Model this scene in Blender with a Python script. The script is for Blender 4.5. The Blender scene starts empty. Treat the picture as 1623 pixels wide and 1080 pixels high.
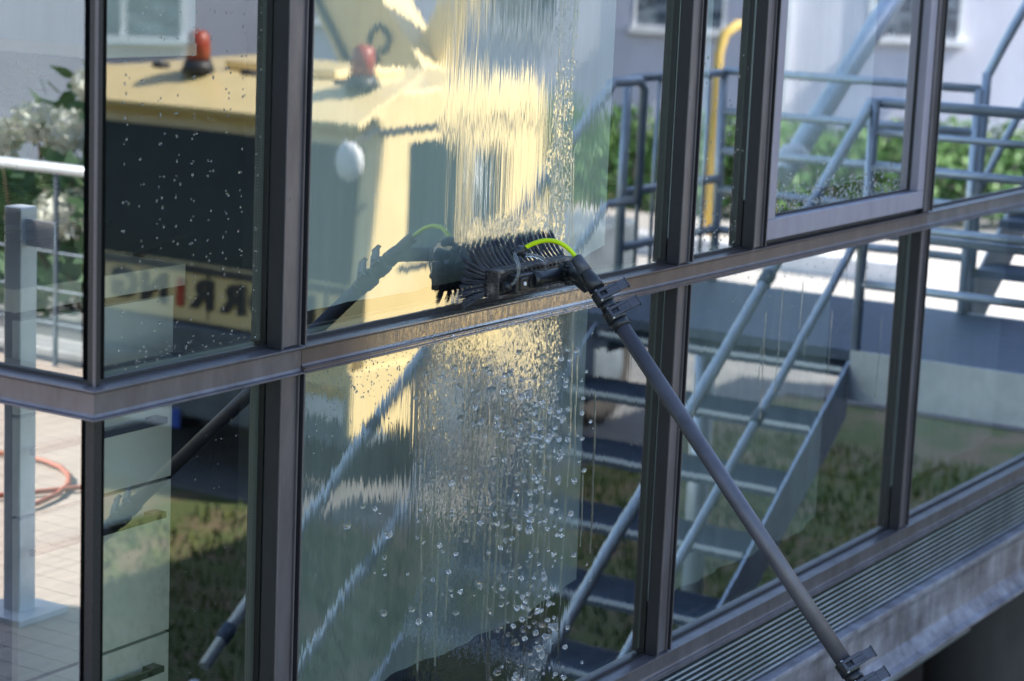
import bpy, bmesh, math, random
from mathutils import Vector, Matrix
random.seed(7)
S = bpy.context.scene
R = math.radians
# ------------------------------------------------------------------ camera
cam_d = bpy.data.cameras.new('camera'); cam = bpy.data.objects.new('camera', cam_d)
S.collection.objects.link(cam); S.camera = cam
def cam_matrix(th, pi, ro, loc):
    th, pi, ro = R(th), R(pi), R(ro)
    f = Vector((math.cos(th)*math.cos(pi), math.sin(th)*math.cos(pi), -math.sin(pi)))
    r = f.cross(Vector((0, 0, 1))).normalized(); u = r.cross(f)
    r2 = r*math.cos(ro) + u*math.sin(ro); u2 = -r*math.sin(ro) + u*math.cos(ro)
    m = Matrix((r2, u2, -f)).transposed().to_4x4(); m.translation = loc
    return m
cam.matrix_world = cam_matrix(31.974, 10.3473, 2.4311, Vector((-2.507, -2.337, 0.725)))
cam_d.sensor_width = 36.0; cam_d.lens = 76.572
cam_d.clip_start = 0.05; cam_d.clip_end = 500
cam_d.dof.use_dof = True; cam_d.dof.focus_distance = 4.35; cam_d.dof.aperture_fstop = 4.5
# ------------------------------------------------------------------ world, sun, exposure
SUN_DIR = Vector((0.42, 0.86, 0.92)).normalized()
elev = math.asin(SUN_DIR.z); azim = math.atan2(SUN_DIR.x, SUN_DIR.y)
W = bpy.data.worlds.new('World'); S.world = W; W.use_nodes = True
nt = W.node_tree
sky = nt.nodes.new('ShaderNodeTexSky'); sky.sky_type = 'NISHITA'; sky.sun_disc = False
sky.sun_elevation = elev; sky.sun_rotation = azim
nt.links.new(sky.outputs[0], nt.nodes['Background'].inputs[0])
nt.nodes['Background'].inputs[1].default_value = 0.13
sd = bpy.data.lights.new('sun', 'SUN'); sd.energy = 5.0; sd.angle = R(0.5); sd.color = (1, .93, .82)
so = bpy.data.objects.new('sun', sd); S.collection.objects.link(so)
so.rotation_euler = SUN_DIR.to_track_quat('Z', 'Y').to_euler(); so.location = (0, 0, 30)
S.view_settings.view_transform = 'Standard'; S.view_settings.look = 'None'
S.view_settings.exposure = 1.92; S.view_settings.gamma = 1
S.cycles.max_bounces = 10; S.cycles.transparent_max_bounces = 24; S.cycles.glossy_bounces = 5
S.cycles.transmission_bounces = 8; S.cycles.use_denoising = True
S.cycles.caustics_reflective = False; S.cycles.caustics_refractive = False
C = S.collection
GL = 0.036          # outer glass surface of the long facade is the plane y = GL

# ------------------------------------------------------------------ materials
def mat(name, base, rough=.6, metal=0., spec=.5, noise=None, bump=None, coat=0., emis=None):
    """noise=(colour2, scale, lo, hi, stretch) ; bump=(scale, strength)"""
    m = bpy.data.materials.new(name); m.use_nodes = True; t = m.node_tree; N = t.nodes; L = t.links
    b = N['Principled BSDF']
    b.inputs['Base Color'].default_value = (*base, 1); b.inputs['Roughness'].default_value = rough
    b.inputs['Metallic'].default_value = metal; b.inputs['Specular IOR Level'].default_value = spec
    b.inputs['Coat Weight'].default_value = coat
    tc = N.new('ShaderNodeTexCoord')
    if noise:
        c2, sc, lo, hi, st = noise
        mp = N.new('ShaderNodeMapping'); mp.inputs['Scale'].default_value = st
        L.new(tc.outputs['Object'], mp.inputs[0])
        nz = N.new('ShaderNodeTexNoise'); nz.inputs['Scale'].default_value = sc; nz.inputs['Detail'].default_value = 6
        nz.inputs['Roughness'].default_value = .62
        L.new(mp.outputs[0], nz.inputs[0])
        r = N.new('ShaderNodeMapRange'); r.inputs[1].default_value = lo; r.inputs[2].default_value = hi
        L.new(nz.outputs[0], r.inputs[0])
        mx = N.new('ShaderNodeMix'); mx.data_type = 'RGBA'
        mx.inputs[6].default_value = (*base, 1); mx.inputs[7].default_value = (*c2, 1)
        L.new(r.outputs[0], mx.inputs[0]); L.new(mx.outputs[2], b.inputs['Base Color'])
    if bump:
        nb = N.new('ShaderNodeTexNoise'); nb.inputs['Scale'].default_value = bump[0]; nb.inputs['Detail'].default_value = 4
        L.new(tc.outputs['Object'], nb.inputs[0])
        bp = N.new('ShaderNodeBump'); bp.inputs['Strength'].default_value = bump[1]; bp.inputs['Distance'].default_value = .01
        L.new(nb.outputs[0], bp.inputs['Height']); L.new(bp.outputs[0], b.inputs['Normal'])
    if emis:
        b.inputs['Emission Color'].default_value = (*emis, 1); b.inputs['Emission Strength'].default_value = 1
    return m

def mth(t, op, a, b=None, clamp=False):
    n = t.nodes.new('ShaderNodeMath'); n.operation = op; n.use_clamp = clamp
    for i, v in enumerate((a, b)):
        if v is None: continue
        if isinstance(v, (int, float)): n.inputs[i].default_value = v
        else: t.links.new(v, n.inputs[i])
    return n.outputs[0]
def noise(t, vec, scale, detail=3, rough=.5, dist=0.):
    n = t.nodes.new('ShaderNodeTexNoise'); n.inputs['Scale'].default_value = scale
    n.inputs['Detail'].default_value = detail; n.inputs['Roughness'].default_value = rough
    n.inputs['Distortion'].default_value = dist
    t.links.new(vec, n.inputs[0]); return n.outputs[0]
def scaled(t, vec, s, loc=(0, 0, 0)):
    n = t.nodes.new('ShaderNodeMapping'); n.inputs['Scale'].default_value = s; n.inputs['Location'].default_value = loc
    t.links.new(vec, n.inputs[0]); return n.outputs[0]
def band(t, v, a, b, soft):
    """1 inside a..b of the value v, soft edges"""
    n1 = t.nodes.new('ShaderNodeMapRange'); n1.interpolation_type = 'SMOOTHSTEP'
    n1.inputs[1].default_value = a-soft; n1.inputs[2].default_value = a+soft; t.links.new(v, n1.inputs[0])
    n2 = t.nodes.new('ShaderNodeMapRange'); n2.interpolation_type = 'SMOOTHSTEP'
    n2.inputs[1].default_value = b-soft; n2.inputs[2].default_value = b+soft
    n2.inputs[3].default_value = 1; n2.inputs[4].default_value = 0; t.links.new(v, n2.inputs[0])
    return mth(t, 'MULTIPLY', n1.outputs[0], n2.outputs[0])

def glass_material(name, wet=None, base_wave=.0012, boost=4.5, tint=(.86, .91, .89), side=False):
    """insulating glass: clear transmission + mirror reflection, its normal tilted by the water running down it.
    wet = list of ((x0,x1,z0,z1,soft), kind, strength) in object space (= metres on the facade)"""
    m = bpy.data.materials.new(name); m.use_nodes = True; t = m.node_tree; N = t.nodes; L = t.links
    N.clear()
    out = N.new('ShaderNodeOutputMaterial'); tc = N.new('ShaderNodeTexCoord'); P = tc.outputs['Object']
    sep = N.new('ShaderNodeSeparateXYZ'); L.new(P, sep.inputs[0]); X, Z = sep.outputs[0 if not side else 1], sep.outputs[2]
    if wet: X = mth(t, 'ADD', X, mth(t, 'MULTIPLY', mth(t, 'SUBTRACT', noise(t, scaled(t, P, (9, 9, 7)), 1, 4, .65), .5), .14))
    # slight roller-wave of the pane itself
    def c(v, k): return mth(t, 'MULTIPLY', mth(t, 'SUBTRACT', v, .5), k)
    nx = c(noise(t, scaled(t, P, (3, 3, 1.2)), 1.5, 1), base_wave*4)
    nz = c(noise(t, scaled(t, P, (2, 2, 3), (5, 3, 1)), 1.5, 1), base_wave*3)
    if wet:
        for (x0, x1, z0, z1, sf), kind, st in wet:
            mk = mth(t, 'MULTIPLY', band(t, X, x0, x1, sf), band(t, Z, z0, z1, sf))
            if kind == 'streak':      # fine vertical runs: every column tilts the picture up or down
                a = c(noise(t, scaled(t, P, (520, 520, 1.6)), 1, 2, .6), .035*st)
                b_ = c(noise(t, scaled(t, P, (330, 330, .8), (3, 1, 8)), 1, 2, .7), .085*st)
            elif kind == 'jag':       # half dried sheet: soft vertical teeth
                a = c(noise(t, scaled(t, P, (260, 260, 1.2)), 1, 2, .6), .006*st)
                b_ = c(noise(t, scaled(t, P, (230, 230, 1.1), (3, 1, 8)), 1, 3, .7), .030*st)
            else:                     # worms: thick ripples of running water
                a = c(noise(t, scaled(t, P, (170, 170, 80)), 1, 4, .65, 1.2), .32*st)
                b_ = c(noise(t, scaled(t, P, (150, 150, 90), (2, 7, 4)), 1, 4, .65, 1.4), .40*st)
            nx = mth(t, 'ADD', nx, mth(t, 'MULTIPLY', a, mk)); nz = mth(t, 'ADD', nz, mth(t, 'MULTIPLY', b_, mk))
    cb = N.new('ShaderNodeCombineXYZ'); L.new(nx, cb.inputs[0 if not side else 1]); L.new(nz, cb.inputs[2])
    ge = N.new('ShaderNodeNewGeometry')
    ad = N.new('ShaderNodeVectorMath'); ad.operation = 'ADD'; L.new(ge.outputs['Normal'], ad.inputs[0]); L.new(cb.outputs[0], ad.inputs[1])
    nm = N.new('ShaderNodeVectorMath'); nm.operation = 'NORMALIZE'; L.new(ad.outputs[0], nm.inputs[0])
    gl = N.new('ShaderNodeBsdfGlossy'); gl.inputs['Roughness'].default_value = .0; gl.inputs['Color'].default_value = (.97, .99, 1, 1)
    L.new(nm.outputs[0], gl.inputs['Normal'])
    tr = N.new('ShaderNodeBsdfTransparent'); tr.inputs[0].default_value = (*tint, 1)
    fr = N.new('ShaderNodeFresnel'); fr.inputs[0].default_value = 1.5
    fac = mth(t, 'MULTIPLY', fr.outputs[0], boost, True)
    mx = N.new('ShaderNodeMixShader'); L.new(fac, mx.inputs[0]); L.new(tr.outputs[0], mx.inputs[1]); L.new(gl.outputs[0], mx.inputs[2])
    L.new(mx.outputs[0], out.inputs[0])
    return m

def frame_material(name, wet=False, base=(.165, .15, .168), b2=(.095, .083, .09), rough=.27):
    m = bpy.data.materials.new(name); m.use_nodes = True; t = m.node_tree; N = t.nodes; L = t.links
    b = N['Principled BSDF']; tc = N.new('ShaderNodeTexCoord'); P = tc.outputs['Object']
    n1 = noise(t, scaled(t, P, (7, 7, 2.0)), 2.2, 6, .65)
    mx = N.new('ShaderNodeMix'); mx.data_type = 'RGBA'; mx.inputs[6].default_value = (*base, 1); mx.inputs[7].default_value = (*b2, 1)
    r = N.new('ShaderNodeMapRange'); r.inputs[1].default_value = .35; r.inputs[2].default_value = .72; L.new(n1, r.inputs[0])
    L.new(r.outputs[0], mx.inputs[0])
    # pale dried lime runs and specks
    n2 = noise(t, scaled(t, P, (60, 60, 8)), 1, 5, .7)
    r2 = N.new('ShaderNodeMapRange'); r2.inputs[1].default_value = .62; r2.inputs[2].default_value = .8; r2.inputs[4].default_value = .45
    L.new(n2, r2.inputs[0])
    mx2 = N.new('ShaderNodeMix'); mx2.data_type = 'RGBA'; L.new(r2.outputs[0], mx2.inputs[0]); L.new(mx.outputs[2], mx2.inputs[6])
    mx2.inputs[7].default_value = (.30, .29, .31, 1)
    L.new(mx2.outputs[2], b.inputs['Base Color'])
    b.inputs['Metallic'].default_value = .35
    rr = N.new('ShaderNodeMapRange'); rr.inputs[3].default_value = rough-.06; rr.inputs[4].default_value = rough+.14
    L.new(n1, rr.inputs[0])
    bp = N.new('ShaderNodeBump'); bp.inputs['Distance'].default_value = .0006; bp.inputs['Strength'].default_value = .25
    L.new(noise(t, P, 420, 2), bp.inputs['Height'])
    if not wet:
        L.new(rr.outputs[0], b.inputs['Roughness']); L.new(bp.outputs[0], b.inputs['Normal'])
    else:
        sep = N.new('ShaderNodeSeparateXYZ'); L.new(P, sep.inputs[0])
        mk = band(t, sep.outputs[0], .80, 1.62, .16)
        ro = N.new('ShaderNodeMix'); ro.data_type = 'FLOAT'; L.new(mk, ro.inputs[0]); L.new(rr.outputs[0], ro.inputs[2]); ro.inputs[3].default_value = .14
        L.new(ro.outputs[0], b.inputs['Roughness'])
        mt = N.new('ShaderNodeMix'); mt.data_type = 'FLOAT'; L.new(mk, mt.inputs[0]); mt.inputs[2].default_value = .35; mt.inputs[3].default_value = .85
        L.new(mt.outputs[0], b.inputs['Metallic'])
        wc = N.new('ShaderNodeMix'); wc.data_type = 'RGBA'; L.new(mk, wc.inputs[0]); L.new(mx2.outputs[2], wc.inputs[6]); wc.inputs[7].default_value = (.30, .25, .22, 1)
        L.new(wc.outputs[2], b.inputs['Base Color'])
        L.new(mk, b.inputs['Coat Weight']); b.inputs['Coat Roughness'].default_value = .04; b.inputs['Coat IOR'].default_value = 2.1
        h = noise(t, scaled(t, P, (75, 75, 26)), 1, 3, .55, 1.6)
        bw = N.new('ShaderNodeBump'); bw.inputs['Distance'].default_value = .004
        L.new(mth(t, 'MULTIPLY', mk, .32), bw.inputs['Strength']); L.new(h, bw.inputs['Height']); L.new(bp.outputs[0], bw.inputs['Normal'])
        L.new(bw.outputs[0], b.inputs['Normal']); L.new(bw.outputs[0], b.inputs['Coat Normal'])
    return m

M = {}
M['frame'] = frame_material('bronze_anodised_aluminium')
M['side_dark'] = mat('dark_side_strip', (.012, .012, .016), .5, noise=((.022, .021, .028), 20, .4, .8, (1, 1, .3)))
M['frame_wet'] = frame_material('bronze_anodised_aluminium_wet', wet=True, base=(.13, .10, .10), b2=(.09, .07, .07))
M['frame_light'] = frame_material('window_sash_aluminium', base=(.33, .31, .38), b2=(.27, .25, .31), rough=.42)
M['gasket'] = mat('black_gasket', (.008, .009, .012), .45, bump=(300, .2))
M['seal'] = mat('black_edge_seal', (.006, .009, .016), .3)
M['black_plastic'] = mat('black_plastic', (.011, .012, .016), .34, noise=((.03, .032, .038), 40, .45, .8, (1, 1, 1)), bump=(220, .15))
M['grip_plastic'] = mat('grey_black_plastic', (.045, .046, .06), .4, noise=((.08, .08, .1), 30, .4, .8, (1, 1, 1)), bump=(260, .2))
M['bristle'] = mat('black_nylon_bristle', (.018, .020, .034), .24, spec=.8)
M['carbon'] = mat('carbon_tube', (.125, .12, .145), .32, metal=.3, noise=((.07, .067, .082), 9, .38, .68, (1, 1, 1)), bump=(420, .16))
M['lime'] = mat('lime_hose', (.68, .88, .0), .3, noise=((.62, .82, .0), 30, .4, .7, (1, 1, 1)))
M['brush_block'] = mat('worn_brush_block', (.035, .03, .03), .5, noise=((.26, .22, .19), 55, .48, .72, (1, 1, 1)), bump=(160, .5))
M['steel_spacer'] = None
M['galv'] = mat('galvanised_steel', (.62, .68, .74), .30, metal=.35, noise=((.46, .52, .58), 9, .35, .7, (1, 1, 1)), bump=(60, .08))
M['galv_dark'] = mat('galvanised_steel_grating', (.10, .13, .18), .5, metal=.3, noise=((.07, .10, .13), 12, .35, .7, (1, 1, 1)), bump=(90, .3))
M['yellow'] = mat('crane_yellow_paint', (.80, .64, .32), .38, coat=.4, noise=((.70, .55, .26), 3, .4, .75, (1, 1, 1)))
M['yellow_bright'] = mat('safety_yellow_paint', (.62, .44, .12), .45, noise=((.52, .36, .10), 6, .4, .7, (1, 1, 1)))
M['truck_glass'] = mat('dark_tinted_glass', (.008, .017, .02), .12, spec=.15, noise=((.014, .03, .034), 2, .4, .6, (1, 1, 1)))
M['truck_black'] = mat('truck_black_plastic', (.02, .022, .026), .5, noise=((.05, .05, .055), 8, .4, .7, (1, 1, 1)))
M['bumper'] = mat('grey_bumper', (.12, .15, .18), .5, noise=((.06, .08, .10), 4, .4, .7, (1, 1, 1)))
M['letter'] = mat('dark_lettering', (.02, .02, .025), .5)
M['letter_red'] = mat('red_lettering', (.45, .04, .02), .5)
M['white'] = mat('white_paint', (.75, .76, .78), .45, noise=((.6, .62, .65), 5, .4, .7, (1, 1, 1)))
M['blue'] = mat('blue_plate_strip', (.01, .08, .45), .4)
M['orange'] = mat('orange_beacon_plastic', (.30, .045, .02), .4, coat=.2)
M['rubber'] = mat('tyre_rubber', (.018, .018, .02), .8, noise=((.05, .045, .04), 8, .4, .7, (1, 1, 1)), bump=(60, .4))
M['wall_lilac'] = mat('pale_lilac_render', (.60, .60, .69), .85, noise=((.44, .44, .51), 1.1, .40, .78, (1, 1, .35)), bump=(60, .15))
M['wall_blue'] = mat('pale_blue_render', (.22, .25, .31), .85, noise=((.18, .21, .26), 1.2, .35, .7, (1, 1, 1)), bump=(50, .15))
M['dark_wall'] = mat('dark_brown_base_wall', (.035, .026, .024), .9, noise=((.02, .015, .014), 3, .35, .7, (1, 1, 1)))
M['plinth'] = mat('brown_plinth', (.20, .17, .165), .85, noise=((.12, .10, .10), 3, .35, .7, (1, 1, 1)))
M['win_glass'] = mat('far_window_glass', (.05, .07, .09), .08, spec=.8, noise=((.2, .24, .28), 2, .45, .6, (1, 1, 4)))
M['asphalt'] = mat('asphalt_ground', (.11, .115, .12), .85, noise=((.17, .17, .165), 5, .4, .7, (1, 1, 1)), bump=(120, .5))
M['paving'] = mat('pale_paving', (.42, .40, .38), .8, noise=((.30, .29, .28), 4, .35, .7, (1, 1, 1)), bump=(80, .3))
M['grass'] = mat('grass_earth', (.075, .10, .028), .9, noise=((.17, .125, .075), 2.6, .42, .62, (1, 1, 1)), bump=(40, .8))
M['blade'] = mat('grass_blades', (.06, .11, .02), .75, noise=((.17, .17, .05), 3, .45, .7, (1, 1, 1)))
M['leaf'] = mat('hedge_leaf', (.045, .13, .03), .6, noise=((.10, .20, .05), 4, .4, .7, (1, 1, 1)))
M['leaf2'] = mat('hydrangea_leaf', (.12, .22, .10), .6, noise=((.06, .13, .05), 6, .4, .7, (1, 1, 1)))
M['bloom'] = mat('white_hydrangea_petal', (.60, .62, .56), .7, noise=((.45, .50, .42), 25, .45, .7, (1, 1, 1)))
M['stem'] = mat('woody_stem', (.12, .10, .06), .8)
M['deckwood'] = mat('weathered_deck_board', (.40, .34, .29), .75, noise=((.27, .23, .20), 3, .35, .7, (1, 14, 14)), bump=(60, .3))
M['concrete'] = mat('concrete', (.32, .33, .34), .85, noise=((.20, .21, .22), 4, .35, .7, (1, 1, 1)), bump=(70, .4))
M['dark_concrete'] = mat('darkened_concrete', (.09, .085, .085), .85, noise=((.05, .047, .047), 4, .35, .7, (1, 1, .4)))  # colour darkened to keep the space under the beam dark
M['cloth'] = mat('pale_blue_blind_cloth', (.74, .82, .84), .9, noise=((.66, .74, .76), 3, .35, .7, (8, 8, .6)), bump=(400, .2))
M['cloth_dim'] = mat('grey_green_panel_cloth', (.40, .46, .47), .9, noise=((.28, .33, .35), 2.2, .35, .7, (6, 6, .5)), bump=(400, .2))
M['galv_bright'] = mat('worn_bright_nosing', (.72, .78, .84), .3, metal=.3)
M['cream'] = mat('cream_laminate', (.84, .78, .66), .45, noise=((.8, .74, .62), 2, .4, .7, (1, 1, 1)))
M['drawer'] = mat('grey_beige_drawer_front', (.82, .80, .72), .5, noise=((.76, .74, .66), 2, .4, .7, (1, 1, 1)))
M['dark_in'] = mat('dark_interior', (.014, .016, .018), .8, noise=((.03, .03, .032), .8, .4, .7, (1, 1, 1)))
M['carpet'] = mat('dark_carpet', (.03, .032, .035), .95, bump=(80, .4))
M['handle'] = mat('black_steel_handle', (.012, .012, .013), .35, metal=.3)
M['hose_orange'] = mat('orange_hose', (.34, .10, .06), .5)
M['pot'] = mat('grey_planter', (.18, .19, .2), .7, bump=(50, .2))
M['roof'] = mat('roof_sheet', (.2, .2, .21), .6)

def spacer_material():
    m = mat('perforated_spacer', (.34, .37, .35), .45, metal=.3); t = m.node_tree; N = t.nodes; L = t.links
    tc = N.new('ShaderNodeTexCoord'); sep = N.new('ShaderNodeSeparateXYZ'); L.new(tc.outputs['Object'], sep.inputs[0])
    f = mth(t, 'FRACT', mth(t, 'MULTIPLY', sep.outputs[2], 190)); g = mth(t, 'LESS_THAN', f, .42)
    dx = mth(t, 'FRACT', mth(t, 'MULTIPLY', sep.outputs[1], 200)); h = mth(t, 'LESS_THAN', dx, .3)
    mx = N.new('ShaderNodeMix'); mx.data_type = 'RGBA'; L.new(mth(t, 'MULTIPLY', g, h), mx.inputs[0])
    mx.inputs[6].default_value = (.34, .38, .36, 1); mx.inputs[7].default_value = (.04, .05, .05, 1)
    L.new(mx.outputs[2], N['Principled BSDF'].inputs['Base Color']); return m
M['spacer'] = spacer_material()
def stripes_material():
    m = bpy.data.materials.new('line_printed_glass'); m.use_nodes = True; t = m.node_tree; N = t.nodes; L = t.links
    b = N['Principled BSDF']; tc = N.new('ShaderNodeTexCoord'); sep = N.new('ShaderNodeSeparateXYZ'); L.new(tc.outputs['Object'], sep.inputs[0])
    f = mth(t, 'FRACT', mth(t, 'MULTIPLY', sep.outputs[2], 62)); g = mth(t, 'LESS_THAN', f, .34)
    nz = noise(t, scaled(t, tc.outputs['Object'], (1, 1, 1)), 5, 3)
    mx = N.new('ShaderNodeMix'); mx.data_type = 'RGBA'; L.new(mth(t, 'MULTIPLY', g, mth(t, 'ADD', nz, .25)), mx.inputs[0])
    mx.inputs[6].default_value = (.018, .024, .028, 1); mx.inputs[7].default_value = (.46, .49, .55, 1)
    L.new(mx.outputs[2], b.inputs['Base Color']); b.inputs['Roughness'].default_value = .09; b.inputs['Specular IOR Level'].default_value = .6
    bp = N.new('ShaderNodeBump'); bp.inputs['Distance'].default_value = .002; bp.inputs['Strength'].default_value = .12
    L.new(noise(t, scaled(t, tc.outputs['Object'], (40, 40, 8)), 1, 3), bp.inputs['Height']); L.new(bp.outputs[0], b.inputs['Normal'])
    return m
M['stripes'] = stripes_material()
def beam_material():
    m = mat('weathered_steel_beam', (.20, .195, .215), .42, metal=.35, bump=(90, .25)); t = m.node_tree; N = t.nodes; L = t.links
    tc = N.new('ShaderNodeTexCoord'); P = tc.outputs['Object']
    a = noise(t, scaled(t, P, (2.2, 2.2, 5)), 1.6, 6, .6); b_ = noise(t, scaled(t, P, (16, 16, 2.5)), 1, 6, .65)
    v = mth(t, 'ADD', mth(t, 'MULTIPLY', a, .6), mth(t, 'MULTIPLY', b_, .4))
    cr = N.new('ShaderNodeValToRGB'); L.new(v, cr.inputs[0]); e = cr.color_ramp.elements
    e[0].position = .36; e[0].color = (.12, .105, .11, 1); e[1].position = .68; e[1].color = (.55, .55, .62, 1)
    k = cr.color_ramp.elements.new(.5); k.color = (.28, .265, .30, 1)
    L.new(cr.outputs[0], N['Principled BSDF'].inputs['Base Color']); return m
M['beam'] = beam_material()
def water_drop_material():
    m = bpy.data.materials.new('clear_water'); m.use_nodes = True; b = m.node_tree.nodes['Principled BSDF']
    b.inputs['Base Color'].default_value = (.97, .99, 1, 1)
    b.inputs['Roughness'].default_value = .02; b.inputs['IOR'].default_value = 1.33; b.inputs['Transmission Weight'].default_value = 1.
    t = m.node_tree; tc = t.nodes.new('ShaderNodeTexCoord'); bp = t.nodes.new('ShaderNodeBump')
    bp.inputs['Distance'].default_value = .0008; bp.inputs['Strength'].default_value = .35
    t.links.new(noise(t, tc.outputs['Object'], 260, 2), bp.inputs['Height']); t.links.new(bp.outputs[0], b.inputs['Normal'])
    return m
M['water'] = water_drop_material()
def whitened_water_material():
    m = water_drop_material(); m.name = 'whitened_clear_water'; b = m.node_tree.nodes['Principled BSDF']
    b.inputs['Transmission Weight'].default_value = .88; b.inputs['Base Color'].default_value = (.97, .98, 1, 1); b.inputs['Roughness'].default_value = .03  # small opaque white share makes the clear drops read bright
    b.inputs['Specular IOR Level'].default_value = .9
    return m
M['whitened_water'] = whitened_water_material()
M['tube'] = whitened_water_material(); M['tube'].name = 'clear_silicone_tube'
M['tube'].node_tree.nodes['Principled BSDF'].inputs['Base Color'].default_value = (.72, .76, .80, 1)

# ------------------------------------------------------------------ mesh helpers
class MB:
    def __init__(s): s.bm = bmesh.new()
    def box(s, x0, x1, y0, y1, z0, z1, rot=None, piv=(0, 0, 0)):
        vs = [s.bm.verts.new((x, y, z)) for x in (x0, x1) for y in (y0, y1) for z in (z0, z1)]
        for f in ((0, 1, 3, 2), (4, 6, 7, 5), (0, 4, 5, 1), (2, 3, 7, 6), (0, 2, 6, 4), (1, 5, 7, 3)):
            s.bm.faces.new([vs[i] for i in f])
        if rot is not None:
            bmesh.ops.rotate(s.bm, verts=vs, cent=piv, matrix=rot)
        return s
    def tube(s, pts, r, seg=10, caps=True):
        pts = [Vector(p) for p in pts]; rs = r if isinstance(r, (list, tuple)) else [r]*len(pts)
        rings = []; prev = None
        for i, p in enumerate(pts):
            d = (pts[min(i+1, len(pts)-1)] - pts[max(i-1, 0)]).normalized()
            if prev is None:
                a = Vector((0, 0, 1)) if abs(d.z) < .9 else Vector((1, 0, 0)); n = d.cross(a).normalized()
            else: n = (prev - d*prev.dot(d)).normalized()
            prev = n; b = d.cross(n)
            rings.append([s.bm.verts.new(p + (n*math.cos(2*math.pi*k/seg) + b*math.sin(2*math.pi*k/seg))*rs[i]) for k in range(seg)])
        for a, b in zip(rings[:-1], rings[1:]):
            for k in range(seg):
                f = s.bm.faces.new((a[k], a[(k+1) % seg], b[(k+1) % seg], b[k])); f.smooth = True
        if caps: s.bm.faces.new(rings[0][::-1]); s.bm.faces.new(rings[-1])
        return s
    def ext(s, poly, axis, a0, a1, m0=None, m1=None):
        """extrude a closed 2-d polygon. axis 'x': poly=(y,z). 'y': poly=(x,z). 'z': poly=(x,y); m0/m1 give the end offset per point (mitre)"""
        def P(u, v, w): return {'x': (w, u, v), 'y': (u, w, v), 'z': (u, v, w)}[axis]
        A = [s.bm.verts.new(P(u, v, a0 + (m0(u, v) if m0 else 0))) for u, v in poly]
        B = [s.bm.verts.new(P(u, v, a1 + (m1(u, v) if m1 else 0))) for u, v in poly]
        n = len(poly)
        for i in range(n): s.bm.faces.new((A[i], A[(i+1) % n], B[(i+1) % n], B[i]))
        s.bm.faces.new(A[::-1]); s.bm.faces.new(B); return s
    def ball(s, c, r, sub=2, scl=(1, 1, 1)):
        m = Matrix.Translation(c) @ Matrix.Diagonal((*scl, 1))
        g = bmesh.ops.create_icosphere(s.bm, subdivisions=sub, radius=r, matrix=m)
        for v in g['verts']:
            for f in v.link_faces: f.smooth = True
        return s
    def quad(s, *p):
        s.bm.faces.new([s.bm.verts.new(q) for q in p]); return s
    def build(s, name, m, parent=None, bevel=0, recalc=True):
        if recalc: bmesh.ops.recalc_face_normals(s.bm, faces=s.bm.faces)
        me = bpy.data.meshes.new(name); s.bm.to_mesh(me); s.bm.free()
        me.materials.append(m)
        o = bpy.data.objects.new(name, me); C.objects.link(o)
        if parent is not None: o.parent = parent
        if bevel:
            b = o.modifiers.new('bevel', 'BEVEL'); b.width = bevel; b.segments = 2; b.limit_method = 'ANGLE'; b.harden_normals = False
        return o
def thing(name, label, cat, group=None, loc=(0, 0, 0)):
    o = bpy.data.objects.new(name, None); o.empty_display_size = .2; C.objects.link(o); o.location = loc
    o['label'] = label; o['category'] = cat
    if group: o['group'] = group
    return o
def tag(o, label, cat, group=None, kind=None):
    o['label'] = label; o['category'] = cat
    if group: o['group'] = group
    if kind: o['kind'] = kind
    return o
def struct(o): o['kind'] = 'structure'; return o
def Fr(x, d, z): return (x, GL-d, z)            # a point d metres in front of the glass
GZ = -2.93                                       # ground level

# ================================================================== GROUND
struct(MB().box(-60, 120, -120, 60, GZ-.3, GZ).build('ground', M['grass']))
struct(MB().box(8.25, 14.0, -13.2, -5.15, GZ, GZ+.02).box(14.0, 34, -13.2, 12, GZ, GZ+.02).build('road', M['asphalt']))
struct(MB().box(-2, 12, -.9, 1.24, GZ, GZ+.02).build('facade_paving', M['asphalt']))  # plain asphalt strip along the foot of the facade
struct(MB().box(18.0, 23.6, -12.9, -4.0, GZ+.02, GZ+.10).build('pavement', M['paving'], bevel=.01))
tag(MB().box(20.0, 20.35, -12.5, -6.5, GZ+.10, GZ+.34).build('low_kerb_wall', M['white'], bevel=.01), 'long white low kerb wall on the paving between truck and hedge', 'wall')

# ================================================================== BUILDING (glazed corner)
B = thing('glazed_building', 'glazed building corner with bronze metal grid being washed with a brush', 'building')
MC = [.510, 1.994, 3.50, 5.0, 6.5]     # mullion centres of the long side
T0, T1, S0, S1 = 0.0, -.050, -.954, -1.013
ZT = 1.50
def transom_profile(z0, z1, web=.011, back=.034, fl=.0032, extra=True):
    """open U channel, flanges pointing outward (y small), as (y,z)"""
    p = [(0, z0), (back, z0+.0015), (back, z1), (0, z1), (0, z1+fl), (web-.002, z1+fl+.001), (web, z1+fl+.006)]
    if extra: p = [(0, z0), (back, z0+.0015), (back, z1), (-.001, z1), (-.001, z1+.003), (.004, z1+.0036), (.0045, z1+.0075), (.0015, z1+.0085), (.0015, z1+.0105), (web-.002, z1+.0115), (web, z1+.016)]
    p += [(web, z0-fl-.005), (web-.003, z0-fl-.0005), (0, z0-fl)]
    return p
joints = [0.0, .545, 3.52, 7.28]
for i in range(3):
    a, b = joints[i], joints[i+1]
    for nm, z0, z1, ex in (('transom', T0, T1, i > 0), ('sill_rail', S0, S1, True), ('head_rail', ZT, ZT-.06, True)):
        pr = transom_profile(z0, z1, extra=ex)
        mb = MB().ext(pr, 'x', a+(.0009 if i else 0), b-.0009, m0=(lambda y, z: y) if i == 0 else None)
        mb.build(nm, M['frame_wet'] if (nm == 'transom' and i == 1) else M['frame'], B, bevel=.0007)
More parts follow.
